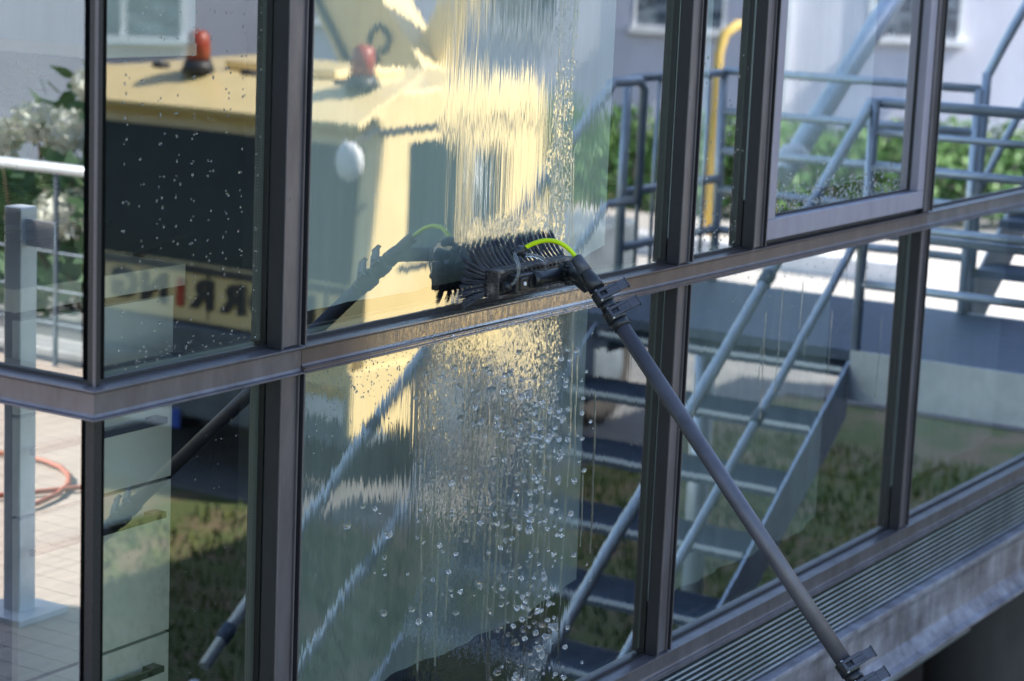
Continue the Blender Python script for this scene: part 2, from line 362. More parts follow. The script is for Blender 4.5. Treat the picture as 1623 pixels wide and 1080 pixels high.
for nm, z0, z1 in (('transom', T0, T1), ('sill_rail', S0, S1), ('head_rail', ZT, ZT-.06)):
    MB().ext([(x, z) for x, z in transom_profile(z0, z1, extra=False)], 'y', 0, 1.5, m0=lambda x, z: x).build(nm, M['frame'], B, bevel=.0007)
def mullion(cx, z0, z1, w=.0345):
    pr = [(cx-w, 0), (cx-w+.003, 0), (cx-w+.003, .009), (cx-w+.005, .011), (cx+w-.005, .011), (cx+w-.003, .009), (cx+w-.003, 0), (cx+w, 0), (cx+w, .034), (cx-w, .034)]
    mb = MB().ext(pr, 'z', z0, z1)
    mb.box(cx+w-.012, cx+w-.009, .006, .0105, z0, z1)     # drip groove line on the web
    o = mb.build('mullion', M['frame'], B, bevel=.0006)
    MB().box(cx-w-.0012, cx-w, .003, .034, z0, z1).box(cx+w-.0045, cx+w-.0031, .0008, .0105, z0, z1).build('side_strip', M['side_dark'], o)  # thin dark strips over the mullion faces turned left
    MB().box(cx-.022, cx+.022, .066, .105, z0, z1).build('inner_mullion', M['seal'], o)
    return o
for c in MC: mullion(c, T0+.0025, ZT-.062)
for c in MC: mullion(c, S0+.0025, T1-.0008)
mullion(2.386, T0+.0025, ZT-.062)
# corner post
MB().box(.022, .036, .022, .036, T0+.002, ZT-.06).box(.036, .060, .036, .060, T0-.002, ZT-.06).build('corner_post', M['gasket'], B)
MB().box(.018, .036, .018, .036, S0, T1-.001).box(.036, .062, .036, .062, S0, T1-.001).build('corner_post', M['gasket'], B)
MB().box(.0185, .0225, .0185, .0225, T0+.001, ZT-.06).build('corner_bead', M['frame'], B, bevel=.0005)

wet_up = [((1.00, 1.42, -.1, 1.2, .03), 'streak', .8), ((1.42, 1.50, -.1, 1.2, .008), 'worm', .40),
          ((.60, 1.00, -.1, 1.2, .10), 'jag', .25), ((1.50, 1.66, -.1, 1.2, .05), 'jag', 1.0),
          ((1.10, 1.42, .02, .16, .04), 'worm', .35), ((1.02, 1.15, .40, 1.2, .05), 'streak', .35)]
wet_lo = [((.52, 1.05, -.94, -.10, .06), 'jag', .8), ((.98, 1.50, -.94, -.05, .05), 'worm', .30), ((.95, 1.50, -.94, -.12, .04), 'streak', .40),
          ((1.50, 1.62, -.94, -.05, .03), 'streak', .35), ((1.62, 1.90, -.94, -.05, .04), 'jag', .35), ((.86, 1.02, -.45, -.12, .04), 'streak', .45)]
G_dry = glass_material('insulating_glass', base_wave=.0005)
G_up = glass_material('insulating_glass_rinsed', wet_up)
G_lo = glass_material('insulating_glass_under_water', wet_lo)
G_r = glass_material('insulating_glass_half_dry', [((2.0, 3.4, -.96, 1.3, .05), 'jag', .28)], base_wave=.0007)
G_side = glass_material('insulating_glass_return', boost=8.5, base_wave=.0004, side=True)
def pane(x0, x1, z0, z1, m, label=None):
    o = MB().quad((x0, GL, z0), (x1, GL, z0), (x1, GL, z1), (x0, GL, z1)).build('glass_pane', m, B, recalc=False)
    if label: o['label'] = label
    g = MB().box(x0, x1, GL-.003, GL-.0005, z0, z0+.007).box(x0, x0+.004, GL-.003, GL-.0005, z0, z1).build('gasket', M['gasket'], o)
    MB().box(x1-.006, x1+.004, .054, .066, z0+.012, z1).build('spacer_bar', M['spacer'], o)
    MB().box(x0+.01, x1-.012, .054, .066, z0+.002, z0+.012).build('bottom_spacer_bar', M['spacer'], o)
    MB().box(x0+.002, x1-.018, .0665, .075, z0-.01, z0+.016).build('edge_seal', M['seal'], o)
    return o
w = .0345
up = [(.036, MC[0]-w, G_dry), (MC[0]+w, MC[1]-w, G_up), (MC[1]+w, 2.386-w, G_dry), (MC[2]+w, MC[3]-w, G_dry), (MC[3]+w, MC[4]-w, G_dry), (MC[4]+w, 7.28, G_dry)]
for x0, x1, m in up: pane(x0, x1, T0+.001, ZT-.06, m)
lo = [(.036, MC[0]-w, G_dry), (MC[0]+w, MC[1]-w, G_lo), (MC[1]+w, MC[2]-w, G_r), (MC[2]+w, MC[3]-w, G_dry), (MC[3]+w, MC[4]-w, G_dry), (MC[4]+w, 7.28, G_dry)]
for x0, x1, m in lo: pane(x0, x1, S0+.001, T1-.001, m)
# opening sash
sx0, sx1, sz0 = 2.386+w+.001, MC[2]-w-.001, .016
sash = MB()
def sash_bar(a, b, c, d): sash.box(a, b, .004, .034, c, d)
sash_bar(sx0, sx0+.048, sz0+.052, ZT-.10); sash_bar(sx1-.048, sx1, sz0+.052, ZT-.10)
sash_bar(sx0, sx1, sz0, sz0+.0515); sash_bar(sx0, sx1, ZT-.0995, ZT-.063)
so_ = sash.build('opening_sash', M['frame_light'], B, bevel=.0015); so_['label'] = 'lighter grey opening window sash with wide frame'
MB().box(sx0+.048, sx1-.048, .0285, .0325, sz0+.052, sz0+.058).box(sx1-.054, sx1-.048, .0285, .0325, sz0+.058, ZT-.1).build('gasket', M['gasket'], so_)
MB().box(sx0, sx1, .020, .034, T0+.003, sz0-.002).build('sash_threshold', M['gasket'], so_)
MB().quad((sx0+.046, .033, sz0+.05), (sx1-.046, .033, sz0+.05), (sx1-.046, .033, ZT-.098), (sx0+.046, .033, ZT-.098)).build('sash_glass', G_r, so_, recalc=False)
MB().box(sx1-.066, sx1-.056, .050, .062, sz0+.065, ZT-.1).build('spacer_bar', M['spacer'], so_)
# side (short) glazing, return of the corner
for z0, z1 in ((T0+.001, ZT-.06), (S0+.001, T1-.001)):
    o = MB().quad((.036, 1.5, z0), (.036, .036, z0), (.036, .036, z1), (.036, 1.5, z1)).build('return_glass_pane', G_side, B, recalc=False)
    MB().box(.038, .046, .045, .066, z0, z1).build('edge_seal', M['seal'], o)
    MB().box(.030, .0355, .036, 1.5, z0, z0+.007).build('gasket', M['gasket'], o)
    MB().box(.050, .060, .062, 1.5, z0+.002, z0+.012).build('bottom_spacer_bar', M['spacer'], o)
# line printed lower panels
for a, b in ((.04, .543), (.547, 3.505), (3.509, 7.28)):
    MB().box(a, b, .026, .034, -1.192, S1-.001).build('striped_panel', M['stripes'], B)
# steel edge beam: pinkish lip, weathered web, lower flange
bp = [(-.004, -1.188), (.034, -1.186), (.034, -1.40), (-.03, -1.40), (-.03, -1.388), (-.01, -1.380), (.018, -1.345), (.020, -1.24), (.012, -1.212), (-.004, -1.204)]
MB().ext(bp, 'x', 0, 7.3, m0=lambda y, z: y).build('edge_beam', M['beam'], B, bevel=.002)
MB().box(.036, 7.3, .04, 5.0, -1.36, -1.20).build('floor_slab', M['concrete'], B)
# body of the building
MB().box(.05, 7.28, .12, 4.9, -1.19, -.965).build('interior_floor', M['carpet'], B)
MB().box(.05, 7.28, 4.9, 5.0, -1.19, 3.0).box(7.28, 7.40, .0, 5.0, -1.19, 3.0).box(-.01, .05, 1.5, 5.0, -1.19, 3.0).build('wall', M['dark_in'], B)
MB().box(.0, 11.6, 0.002, 5.0, 3.0, 3.25).box(12.25, 17.2, .002, 5.0, 3.0, 3.25).build('roof', M['roof'], B)  # carried on past the building, over the added shadow wings
MB().box(.0, 7.28, .004, .10, ZT+.002, 2.998).box(.0, .10, .102, 5, ZT+.002, 2.998).build('upper_wall', M['wall_lilac'], B)
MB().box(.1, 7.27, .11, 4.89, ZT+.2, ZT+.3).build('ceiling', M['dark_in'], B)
MB().box(.3, 7.3, 1.25, 1.5, GZ, -1.361).build('plinth_wall', M['dark_wall'], B)
MB().tube([(6.1, .62, GZ), (6.1, .62, -1.361)], .24, 40).build('concrete_column', M['dark_concrete'], B)
MB().tube([(3.6, .5, -1.86), (5.5, .5, -1.86)], .03, 12).build('drain_pipe', M['galv'], B)

MB().box(7.401, 11.5, .03, 5.0, GZ, 2.999).box(12.35, 17.1, .03, 5.0, GZ, 2.999).build('shadow_wing', M['wall_lilac'], B)  # unseen wings added for their shadow; the gap lets a sun patch through
# ---- things inside
def blind(x0, x1, y, z0, z1, label, curve=0.02, name='panel_blind', group='pale cloth panels hanging behind the glass'):
    mb = MB(); n = 40
    top = []; bot = []
    for i in range(n+1):
        t = i/n; x = x0+(x1-x0)*t
        dy = .006*math.sin(t*23+x0*5)+.004*math.sin(t*61)
        zb = z0 + curve*max(0, 1-min(t, 1-t)/.12)**2
        bot.append(mb.bm.verts.new((x, y+dy, zb))); top.append(mb.bm.verts.new((x, y+dy*.4, z1)))
    for i in range(n): mb.bm.faces.new((bot[i], bot[i+1], top[i+1], top[i]))
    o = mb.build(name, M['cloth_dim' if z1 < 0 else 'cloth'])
    md = o.modifiers.new('cloth', 'SOLIDIFY'); md.thickness = .003
    tag(o, label, 'blind', group); return o
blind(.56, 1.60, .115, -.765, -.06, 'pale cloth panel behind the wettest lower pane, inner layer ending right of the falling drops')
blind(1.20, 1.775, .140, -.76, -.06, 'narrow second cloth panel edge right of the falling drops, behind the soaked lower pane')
blind(.56, 1.815, .125, .03, 1.44, 'wide pale cloth panel behind the brush in the large upper pane')
blind(2.05, 3.10, .115, -.875, -.06, 'pale cloth panel with curved foot behind the lower pane crossed by the pole')
blind(2.05, 2.28, .115, .04, 1.44, 'narrow pale cloth panel behind the slim upper pane')
blind(2.44, 3.27, .115, .10, 1.44, 'pale cloth panel behind the opening sash')
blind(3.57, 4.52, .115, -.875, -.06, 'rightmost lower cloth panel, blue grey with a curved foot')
ch = thing('office_chair', 'black office chair with rounded backrest standing inside the lower pane right of the pole', 'chair')
cm = MB(); n = 18; pr = []
for k in range(n+1):
    t = k/n; pr.append((-.22*math.cos(math.pi*t), .10*math.sin(math.pi*t)))
cm.ext([(-.23, -.42)]+[(a, b) for a, b in pr]+[(.23, -.42)], 'y', .33, .36)
for v in cm.bm.verts: v.co.x += 3.92; v.co.z += -.46
cm.build('backrest', M['black_plastic'], ch, bevel=.006)
MB().box(3.70, 4.14, .37, .80, -.80, -.74).build('seat', M['black_plastic'], ch, bevel=.02)
MB().tube([(3.92, .58, -.94), (3.92, .58, -.80)], .03, 12).build('stem', M['handle'], ch)
for k in range(5):
    a = k*1.2566; MB().tube([(3.92, .58, -.93), (3.92+.26*math.cos(a), .58+.22*math.sin(a), -.95)], .014, 8).build('foot', M['handle'], ch)
# roller blind with pale bottom bar at the corner
rb = thing('roller_blind', 'pale roller blind stopping high in the corner pane with cream bottom bar', 'blind')
MB().box(.075, .345, .100, .103, .535, 1.44).build('blind_fabric', M['cloth'], rb)
MB().box(.075, .345, .096, .107, .515, .535).build('bottom_bar', M['cream'], rb)
rs_ = thing('roller_blind', 'roller blind of the short side face with cream bottom bar, left of the corner post', 'blind')
MB().box(.100, .103, .11, .9, .535, 1.44).build('blind_fabric', M['cloth'], rs_)
MB().box(.096, .107, .11, .9, .515, .535).build('bottom_bar', M['cream'], rs_)
# desk
dk = thing('desk', 'cream topped desk standing just inside the corner pane', 'desk')
MB().box(.075, .505, .25, 1.0, .085, .125).build('desk_top', M['cream'], dk, bevel=.002)
MB().box(.075, .095, .28, .97, -.965, .084).build('desk_leg', M['handle'], dk)
MB().box(.505, .525, .60, .66, -.965, .084).build('desk_leg', M['handle'], dk)
dc = thing('drawer_unit', 'grey beige drawer unit with black bar handles under the desk', 'drawer unit')
MB().box(.078, .470, .262, .90, -.962, .080).build('carcass', M['handle'], dc)
for a, b in ((-.090, .072), (-.266, -.094), (-.56, -.270), (-.95, -.564)):
    d = MB().box(.080, .468, .246, .261, a+.001, b-.001).build('drawer_front', M['drawer'], dc, bevel=.001)
    zc = b-.055
    if b < 0: MB().box(.085, .425, .218, .226, zc-.006, zc+.006).box(.395, .425, .218, .246, zc-.006, zc+.006).build('bar_handle', M['handle'], d, bevel=.001)
lp = thing('laptop_stand', 'black laptop stand with folded computer on the cream desk top', 'laptop stand')
MB().box(.20, .50, .42, .66, .165, .180, rot=Matrix.Rotation(R(-5), 3, 'X'), piv=(.35, .5, .17)).build('tray', M['handle'], lp, bevel=.003)
MB().box(.21, .49, .43, .64, .182, .196, rot=Matrix.Rotation(R(-5), 3, 'X'), piv=(.35, .5, .17)).build('computer', M['black_plastic'], lp, bevel=.003)
for x in (.23, .46): MB().tube([(x, .45, .125), (x+.02, .47, .17)], .006, 8).build('leg', M['handle'], lp)
cb = MB()
for k in range(7):
    a = random.uniform(0, 6); pts = [(.24+.03*k+.05*math.sin(a+j*.9), .56+.05*math.cos(a*1.3+j), .215+.035*abs(math.sin(j*.8+a))) for j in range(9)]
    cb.tube(pts, .003, 6)
tag(cb.build('cable_tangle', M['handle']), 'loose tangle of black cables lying on the laptop stand', 'cables')
def leaf_cloud(mb, c, rx, ry, rz, n, s, seed=1, shell=False):
    rnd = random.Random(seed)
    for _ in range(n):
        while True:
            p = Vector((rnd.uniform(-1, 1), rnd.uniform(-1, 1), rnd.uniform(-1, 1)))
            if p.length < 1 and (not shell or p.length > .55): break
        p = Vector((c[0]+p.x*rx, c[1]+p.y*ry, c[2]+p.z*rz))
        a = Vector((rnd.gauss(0, 1), rnd.gauss(0, 1), rnd.gauss(0, 1))).normalized(); b = a.orthogonal().normalized()
        k = s*rnd.uniform(.6, 1.3)
        vs = [mb.bm.verts.new(p+q) for q in (a*k, b*k*.45, -a*k*.8, -b*k*.45)]
        f = mb.bm.faces.new(vs)
hp = thing('potted_plant', 'dark green leafy plant in a grey pot on the desk behind the corner pane', 'plant')
lm = MB(); leaf_cloud(lm, (.33, .62, .42), .16, .14, .17, 420, .03, 5); lm.build('foliage', M['leaf'], hp)
MB().tube([(.33, .70, .126), (.33, .70, .24)], [.05, .065], 16).build('pot', M['pot'], hp)

# ================================================================== BRUSH AND POLE
K = thing('window_cleaning_brush', 'long pole window brush with black bristles and lime hose pressed on the wet pane', 'brush', loc=(1.22, -.04, .05))
bpy.context.view_layer.update()
def kbuild(mb, name, m, parent=None, bevel=0):
    """build in world coordinates and hang under the brush thing"""
    for v in mb.bm.verts: v.co -= Vector((1.22, -.04, .05))
    return mb.build(name, m, parent or K, bevel)
bx0, bx1, by0, by1, bz0, bz1 = 1.106, 1.405, -.040, -.008, .026, .082
tl = Matrix.Rotation(R(0.8), 3, 'Y')
blk = MB()
blk.box(bx0, bx1, by0+.004, by1, bz0, bz1)
for z0, z1 in ((bz1-.006, bz1+.001), (bz0-.001, bz0+.006)): blk.box(bx0, bx1, by0-.004, by0+.005, z0, z1)
blk.box(bx0-.001, bx0+.005, by0-.004, by0+.005, bz0, bz1)
for k in range(14):                                        # ribs of the block's open edge channel
    x = bx0+.095+k*.016
    blk.box(x, x+.007, by0-.001, by0+.005, bz1-.012, bz1-.006); blk.box(x, x+.007, by0-.001, by0+.005, bz0+.006, bz0+.012)
kbuild(blk, 'brush_block', M['brush_block'], bevel=.0012)
def tuft(base, d1, d2, ln, n, spread, seed):
    """curved bundle: leaves along d1, bends to d2"""
    rnd = random.Random(seed); mb = MB(); base = Vector(base); d1 = Vector(d1).normalized(); d2 = Vector(d2).normalized()
    side = d1.cross(d2); side = side.normalized() if side.length > .05 else d1.orthogonal().normalized()
    up_ = side.cross(d1).normalized()
    for i in range(n):
        a = rnd.uniform(0, 6.28); rr = math.sqrt(rnd.random())
        o = side*math.cos(a)*rr + up_*math.sin(a)*rr
        l = ln*rnd.uniform(.86, 1.05)
        pts = []
        for k in range(6):
            t = k/5; d = d1*(l*t*(1-t*.35)) + d2*(l*t*t*.62)
            pts.append(base + d + o*(.0020+spread*t))
        mb.tube(pts, [.00055, .00055, .0005, .0005, .00045, .0003], 4)
    return kbuild(mb, 'bristle_tuft', M['bristle'])
sd_ = 0
for row, (zz, tilt) in enumerate(((bz1-.004, 1.0), (bz1-.018, .62))):          # upper rows fan up
    for k in range(20 if row == 0 else 10):
        x = bx0+.006+k*(.0158 if row == 0 else .031); fan = -.55+.45*min(1, (x-bx0)/.12)
        sd_ += 1; tuft((x, by1-.004, zz), (fan*.9, 1.0, .75*tilt), (fan*1.2-.08+random.uniform(-.08, .08), .35, 1.5*tilt), .052+random.uniform(-.004, .004), 38, .0024, sd_)
for k in range(18):                                                            # lower row is pressed flat
    x = bx0+.006+k*.0175
    sd_ += 1; tuft((x, by1-.004, bz0+.006), (-.45, 1.1, -.05), (-1.1 if k < 5 else -.5, .25, -.18), .050, 24, .003, sd_)
for k, zz in enumerate((.030, .036, .043, .050, .057, .064, .071, .078)):      # fan out of the left end
    q = (zz-.050)/.028
    sd_ += 1; tuft((bx0+.004, by1-.010, zz), (-1.1, .75, .30*q+.1*random.uniform(-1, 1)), (-1.0, .15, .9*q-.05), .054+random.uniform(-.004, .003), 26, .0032, sd_)
for k, zz in enumerate((.034, .046, .058, .070)):
    sd_ += 1; tuft((bx0+.010, by1-.004, zz), (-.8, 1.0, .2*(k-1.5)), (-1.2, .25, .35*(k-1.5)), .05, 20, .004, sd_)
for k, zz in enumerate((.034, .050, .066)):
    sd_ += 1; tuft((bx1-.004, by1-.008, zz), (.8, 1.0, .2*(k-1)), (.9, .2, .5*(k-1)), .05, 20, .004, sd_)
# socket block on the brush and its tube
ad = MB().box(1.140, 1.222, -.066, -.042, .034, .072)
ad.box(1.152, 1.178, -.069, -.065, .040, .066)
ad_o = kbuild(ad, 'socket_block', M['black_plastic'], bevel=.003)
kbuild(MB().tube([(1.164, -.068, .054), (1.164, -.072, .054)], .004, 14), 'socket_bolt', M['white'], ad_o)
kbuild(MB().tube([(1.196, -.0665, .052), (1.196, -.0685, .052)], .010, 20), 'socket_hole', M['gasket'], ad_o)
kbuild(MB().tube([(1.205, -.060, .056), (1.222, -.066, .057), (1.228, -.068, .058), (1.270, -.088, .063)], [.017, .017, .0145, .0145], 24), 'socket_tube', M['black_plastic'])
# toothed angle joint
pv = Vector((1.285, -.098, .066)); ax = Vector((.30, -.95, .10)).normalized(); e1 = ax.orthogonal().normalized(); e2 = ax.cross(e1)
jt = MB(); jt.tube([pv-ax*.016, pv+ax*.016], .021, 28)
for k in range(16):
    a = 2*math.pi*k/16; c = pv+(e1*math.cos(a)+e2*math.sin(a))*.022
    jt.tube([c-ax*.006, c+ax*.010], .0036, 6)
jt_o = kbuild(jt, 'angle_joint', M['black_plastic'])
lev = MB(); q = pv+ax*.019
lev.tube([q-Vector((.012, 0, -.004)), q+Vector((.004, -.003, -.020)), q+Vector((.022, -.008, -.036)), q+Vector((.040, -.010, -.034))], [.011, .010, .007, .004], 12)
kbuild(lev, 'joint_lever', M['black_plastic'], jt_o)
kbuild(MB().tube([q-Vector((.004, 0, 0)), q+ax*.004], .006, 12), 'joint_bolt', M['galv'], jt_o)
# pole
P1 = Vector((1.195, -.232, .043)); P2 = Vector((1.107, -.840, -.564)); pd = (P1-P2).normalized()
def on(t): return P1+pd*t
neck = MB().tube([pv, pv+(on(.055)-pv)*.5, on(.040)], [.013, .015, .0165], 20)
neck.tube([on(.098), on(.060), on(.04), on(.02)], [.0105, .0125, .0165, .0175], 24)
nk = kbuild(neck, 'gooseneck', M['black_plastic'])
kbuild(MB().tube([on(.1), on(.098), on(.062)], [.0105, .0122, .0135], 24), 'hose_outlet', M['grip_plastic'], nk)
camr = Vector((.53, -.848, 0)); 
def clamp(t, parent_r=.0185):
    c = on(t); mb = MB().tube([c+pd*.0005, c-pd*.001, c-pd*.026, c-pd*.028], [parent_r-.002, parent_r+.0015, parent_r+.0015, parent_r-.001], 30)
    mb.tube([c-pd*.028, c-pd*.044], parent_r-.0012, 30)
    o = kbuild(mb, 'clamp', M['black_plastic'])
    # lever: a flat finger sticking out sideways
    s = (Vector((.62, -.30, .42)) - pd*Vector((.62, -.30, .42)).dot(pd)).normalized(); nrm = pd.cross(s).normalized()
    if nrm.dot(Vector((-2.5, -2.3, .7))-c) < 0: nrm = -nrm
    base = c-pd*.013+nrm*.019
    lv = MB()
    def slab(o0, s0, s1, p0, p1, n0, n1):
        vs = [lv.bm.verts.new(o0+s*a+pd*b+nrm*d) for a in (s0, s1) for b in (p0, p1) for d in (n0, n1)]
        for f in ((0, 1, 3, 2), (4, 6, 7, 5), (0, 4, 5, 1), (2, 3, 7, 6), (0, 2, 6, 4), (1, 5, 7, 3)): lv.bm.faces.new([vs[i] for i in f])
    slab(base, -.012, .030, .005, .011, -.003, .005); slab(base, -.012, .030, -.011, -.005, -.003, .005)
    slab(base, .006, .031, -.005, .005, -.001, .004); slab(base, -.014, -.008, -.011, .011, -.004, .004)
    slab(base, .031, .052, -.0105, .0095, -.003, .003); slab(base, .052, .0545, -.012, .011, -.006, .004)
    L_ = kbuild(lv, 'clamp_lever', M['grip_plastic'], o, bevel=.0012)
    kbuild(MB().tube([base-s*.011+pd*.013, base-s*.011-pd*.013], .0028, 10), 'lever_pin', M['galv'], o)
    return o
clamp(.012, .0175); clamp(-.032, .0195)
kbuild(MB().tube([on(-.060), on(-.862)], .0157, 36), 'pole_tube', M['carbon'])
clamp(-.853, .0185); clamp(-.897, .0205)
kbuild(MB().tube([on(-.93), on(-2.6)], .0185, 32), 'pole_tube', M['carbon'])
# hoses
def bez(p0, p1, p2, p3, n=24):
    p0, p1, p2, p3 = map(Vector, (p0, p1, p2, p3)); o = []
    for i in range(n+1):
        t = i/n; o.append(p0*(1-t)**3+p1*3*t*(1-t)**2+p2*3*t*t*(1-t)+p3*t**3)
    return o
fit = Vector((1.178, -.050, .119))
kbuild(MB().tube(bez(fit+Vector((.006, 0, .001)), (1.200, -.088, .150), (1.214, -.125, .150), on(.092), 30), .0047, 14), 'lime_hose', M['lime'])
kbuild(MB().tube([fit+Vector((.010, -.004, .002)), fit, fit-Vector((.003, 0, 0)), fit-Vector((.014, 0, .002)), fit-Vector((.016, 0, .002)), fit-Vector((.026, 0, .003)), fit-Vector((.03, 0, .004))],
                 [.0068, .0085, .0098, .0098, .0075, .0078, .006], 16).tube([fit-Vector((.008, .0, .0)), fit+Vector((.014, .004, -.012))], .006, 12), 'hose_splitter', M['black_plastic'])
kbuild(MB().tube(bez(fit-Vector((.030, 0, .004)), fit+Vector((-.050, -.01, .004)), (1.150, -.085, .080), (1.130, -.058, .052), 24), .0037, 12), 'clear_tube', M['tube'])
kbuild(MB().tube(bez(fit+Vector((.012, .004, -.012)), (1.215, -.062, .108), (1.245, -.075, .098), (1.262, -.062, .070), 24), .0037, 12), 'clear_tube', M['tube'])
kbuild(MB().tube([(1.126, -.044, .050), (1.126, -.060, .050)], [.009, .006], 14).box(1.116, 1.136, -.052, -.044, .040, .060), 'jet_nozzle', M['black_plastic'])

# ================================================================== WATER
rnd = random.Random(11)
def onpane(bm_mb, x, z, r, elong=1.0):
    bm_mb.ball((x, GL-.0003, z), r, 2, (1, .55, elong))
mb = MB()
# hanging beads under the transom and on the lower panes
for _ in range(230): onpane(mb, rnd.uniform(.57, 1.0), -.06-abs(rnd.gauss(0, .06)), rnd.uniform(.0006, .0016), rnd.uniform(1, 1.9))
for _ in range(170): onpane(mb, rnd.uniform(2.05, 3.4), -.06-abs(rnd.gauss(0, .16)), rnd.uniform(.0007, .0020), rnd.uniform(1, 1.6))
for _ in range(260): onpane(mb, rnd.uniform(.6, 1.9), rnd.uniform(-.92, -.1), rnd.uniform(.0006, .0014), rnd.uniform(1, 1.5))
for _ in range(160): onpane(mb, rnd.uniform(2.05, 3.4), rnd.uniform(-.93, -.1), rnd.uniform(.0006, .0016), 1.2)
tag(mb.build('water_beads', M['water']), 'fine water beads clinging to the lower panes', 'water drops', kind='stuff')
mb = MB()
for _ in range(150): onpane(mb, rnd.uniform(2.04, 2.33), rnd.choice((rnd.uniform(.03, .5), rnd.uniform(.0, .16))), rnd.uniform(.0012, .0028), rnd.uniform(1, 1.8))
for _ in range(420):
    x = rnd.uniform(2.50, 3.38); mb.ball((x, .0327, .075+abs(rnd.gauss(0, .035))), rnd.uniform(.0012, .0030), 2, (1, .5, rnd.uniform(1, 2.4)))
for cx in [.10+.042*k for k in range(9)]:            # paired drops in rows on the corner pane
    for cz in [.08+.034*k for k in range(20)]:
        if rnd.random() < .85:
            for j in range(rnd.choice((1, 2, 2, 3))): onpane(mb, cx+rnd.uniform(-.004, .004)+j*.0055, cz+rnd.uniform(-.01, .01), rnd.uniform(.0010, .0019), rnd.uniform(1, 1.8))
for _ in range(60): onpane(mb, rnd.uniform(.08, .46), rnd.uniform(.015, .05), rnd.uniform(.0008, .002), 1.2)
for _ in range(90): onpane(mb, rnd.uniform(.08, .46), rnd.uniform(-.7, -.1), rnd.uniform(.0005, .0011), 1.3)
tag(mb.build('water_beads', M['water']), 'rows and specks of water beads drying on the corner pane and the slim pane', 'water drops', kind='stuff')
# water running over the transom below the brush, and its foamy edge
mb = MB()
for _ in range(260): mb.ball((rnd.uniform(1.0, 1.62), rnd.choice((rnd.uniform(-.001, .003), rnd.uniform(.004, .034))), 0), rnd.uniform(.001, .0032), 1, (1.4, 1, .4))
for _ in range(150): mb.ball((rnd.uniform(.95, 1.60), rnd.uniform(-.003, .004), T1+rnd.uniform(-.002, .009)), rnd.uniform(.0008, .0024), 1, (1.4, 1, 1))
tag(mb.build('water_film', M['water']), 'water spilling along the ledge and lip of the transom under the brush', 'water', kind='stuff')
# joined runs of water wandering down the panes
mb = MB()
def rivulet(x, z0, z1, w0, wob):
    z = z0; pts = []; ws = []; vx = 0
    while z > z1:
        vx = vx*.6+rnd.gauss(0, wob); x += vx; z -= rnd.uniform(.006, .014)
        pts.append(Vector((x, GL-.0006, z))); ws.append(w0*rnd.uniform(.55, 1.35))
    n = len(pts)
    if n < 4: return
    ws[0] *= .2; ws[-1] *= 1.5
    rows = []
    for p, w_ in zip(pts, ws):
        rows.append([mb.bm.verts.new(p+Vector((w_*a, b*min(w_, .002), 0))) for a, b in ((-1, .25), (-.6, -.5), (0, -.8), (.6, -.5), (1, .25))])
    for a, b in zip(rows[:-1], rows[1:]):
        for k in range(4):
            f = mb.bm.faces.new((a[k], a[k+1], b[k+1], b[k])); f.smooth = True
for _ in range(46): 
    z0 = rnd.uniform(-.5, -.06); rivulet(rnd.gauss(1.30, .16), z0, max(-.93, z0-rnd.uniform(.1, .5)), rnd.uniform(.0009, .0026), .0007)
for _ in range(16):
    z0 = rnd.uniform(.2, 1.0); rivulet(rnd.gauss(1.46, .03), z0, max(.02, z0-rnd.uniform(.1, .5)), rnd.uniform(.0008, .0020), .0006)
for _ in range(10):
    z0 = rnd.uniform(-.3, -.06); rivulet(rnd.uniform(2.1, 3.3), z0, z0-rnd.uniform(.05, .3), rnd.uniform(.0006, .0011), .0005)
tag(mb.build('water_runs', M['water']), 'thin runs of water wandering down the wet panes', 'water', kind='stuff')
# falling drops: each its own
proto = []
for k in range(6):
    mb = MB(); mb.ball((0, 0, 0), 1, 3, (1, 1, rnd.uniform(.9, 1.25)))
    for v in mb.bm.verts: v.co += v.co.normalized()*.16*math.sin(v.co.x*3+k)*math.cos(v.co.z*4+k*2)
    if k > 2: mb.ball((.9*math.cos(k), .2, .8*math.sin(k*2)), .55, 2)
    me_o = mb.build('water_drop', M['whitened_water']); proto.append(me_o)
allp = []
for i in range(240):
    if i < 150: x = rnd.gauss(1.40, .065)+.03*math.sin(i); z = rnd.uniform(-.93, -.18)
    elif i < 190: x = rnd.gauss(1.08, .13); z = rnd.uniform(-.62, -.12)
    else: x = rnd.gauss(1.36, .12); z = rnd.uniform(-.5, -.12)
    x = min(max(x, .80), 1.66)
    y = GL-.010-abs(rnd.gauss(0, .035)); r = rnd.uniform(.0020, .0064)*(1.35 if rnd.random() < .15 else 1)
    allp.append((x, y, z, r))
for i, (x, y, z, r) in enumerate(allp):
    if i < 6: o = proto[i]
    else: o = proto[i % 6].copy(); C.objects.link(o)
    o.location = (x, y, z); o.scale = (r, r, r); o.rotation_euler = (rnd.uniform(0, 6), rnd.uniform(0, 6), rnd.uniform(0, 6))
    tag(o, 'bright water drop falling in front of the soaked lower pane under the brush', 'water drop', 'water drops falling below the brush')

# ================================================================== TRUCK (stands parallel to the facade, reflected in the glass)
T = thing('crane_truck', 'yellow crane truck with dark windscreen, orange beacons and lettered front, reflected in the panes', 'truck', loc=(8.63, -6.95, GZ+.02))
bpy.context.view_layer.update()
TL = Vector((8.63, -6.95, GZ+.02))
def tb(mb, name, m, parent=None, bevel=0):
    for v in mb.bm.verts: v.co -= TL
    return mb.build(name, m, parent or T, bevel)
x0, ya, yb = 8.63, -5.66, -8.24                     # front plane, right side, left side
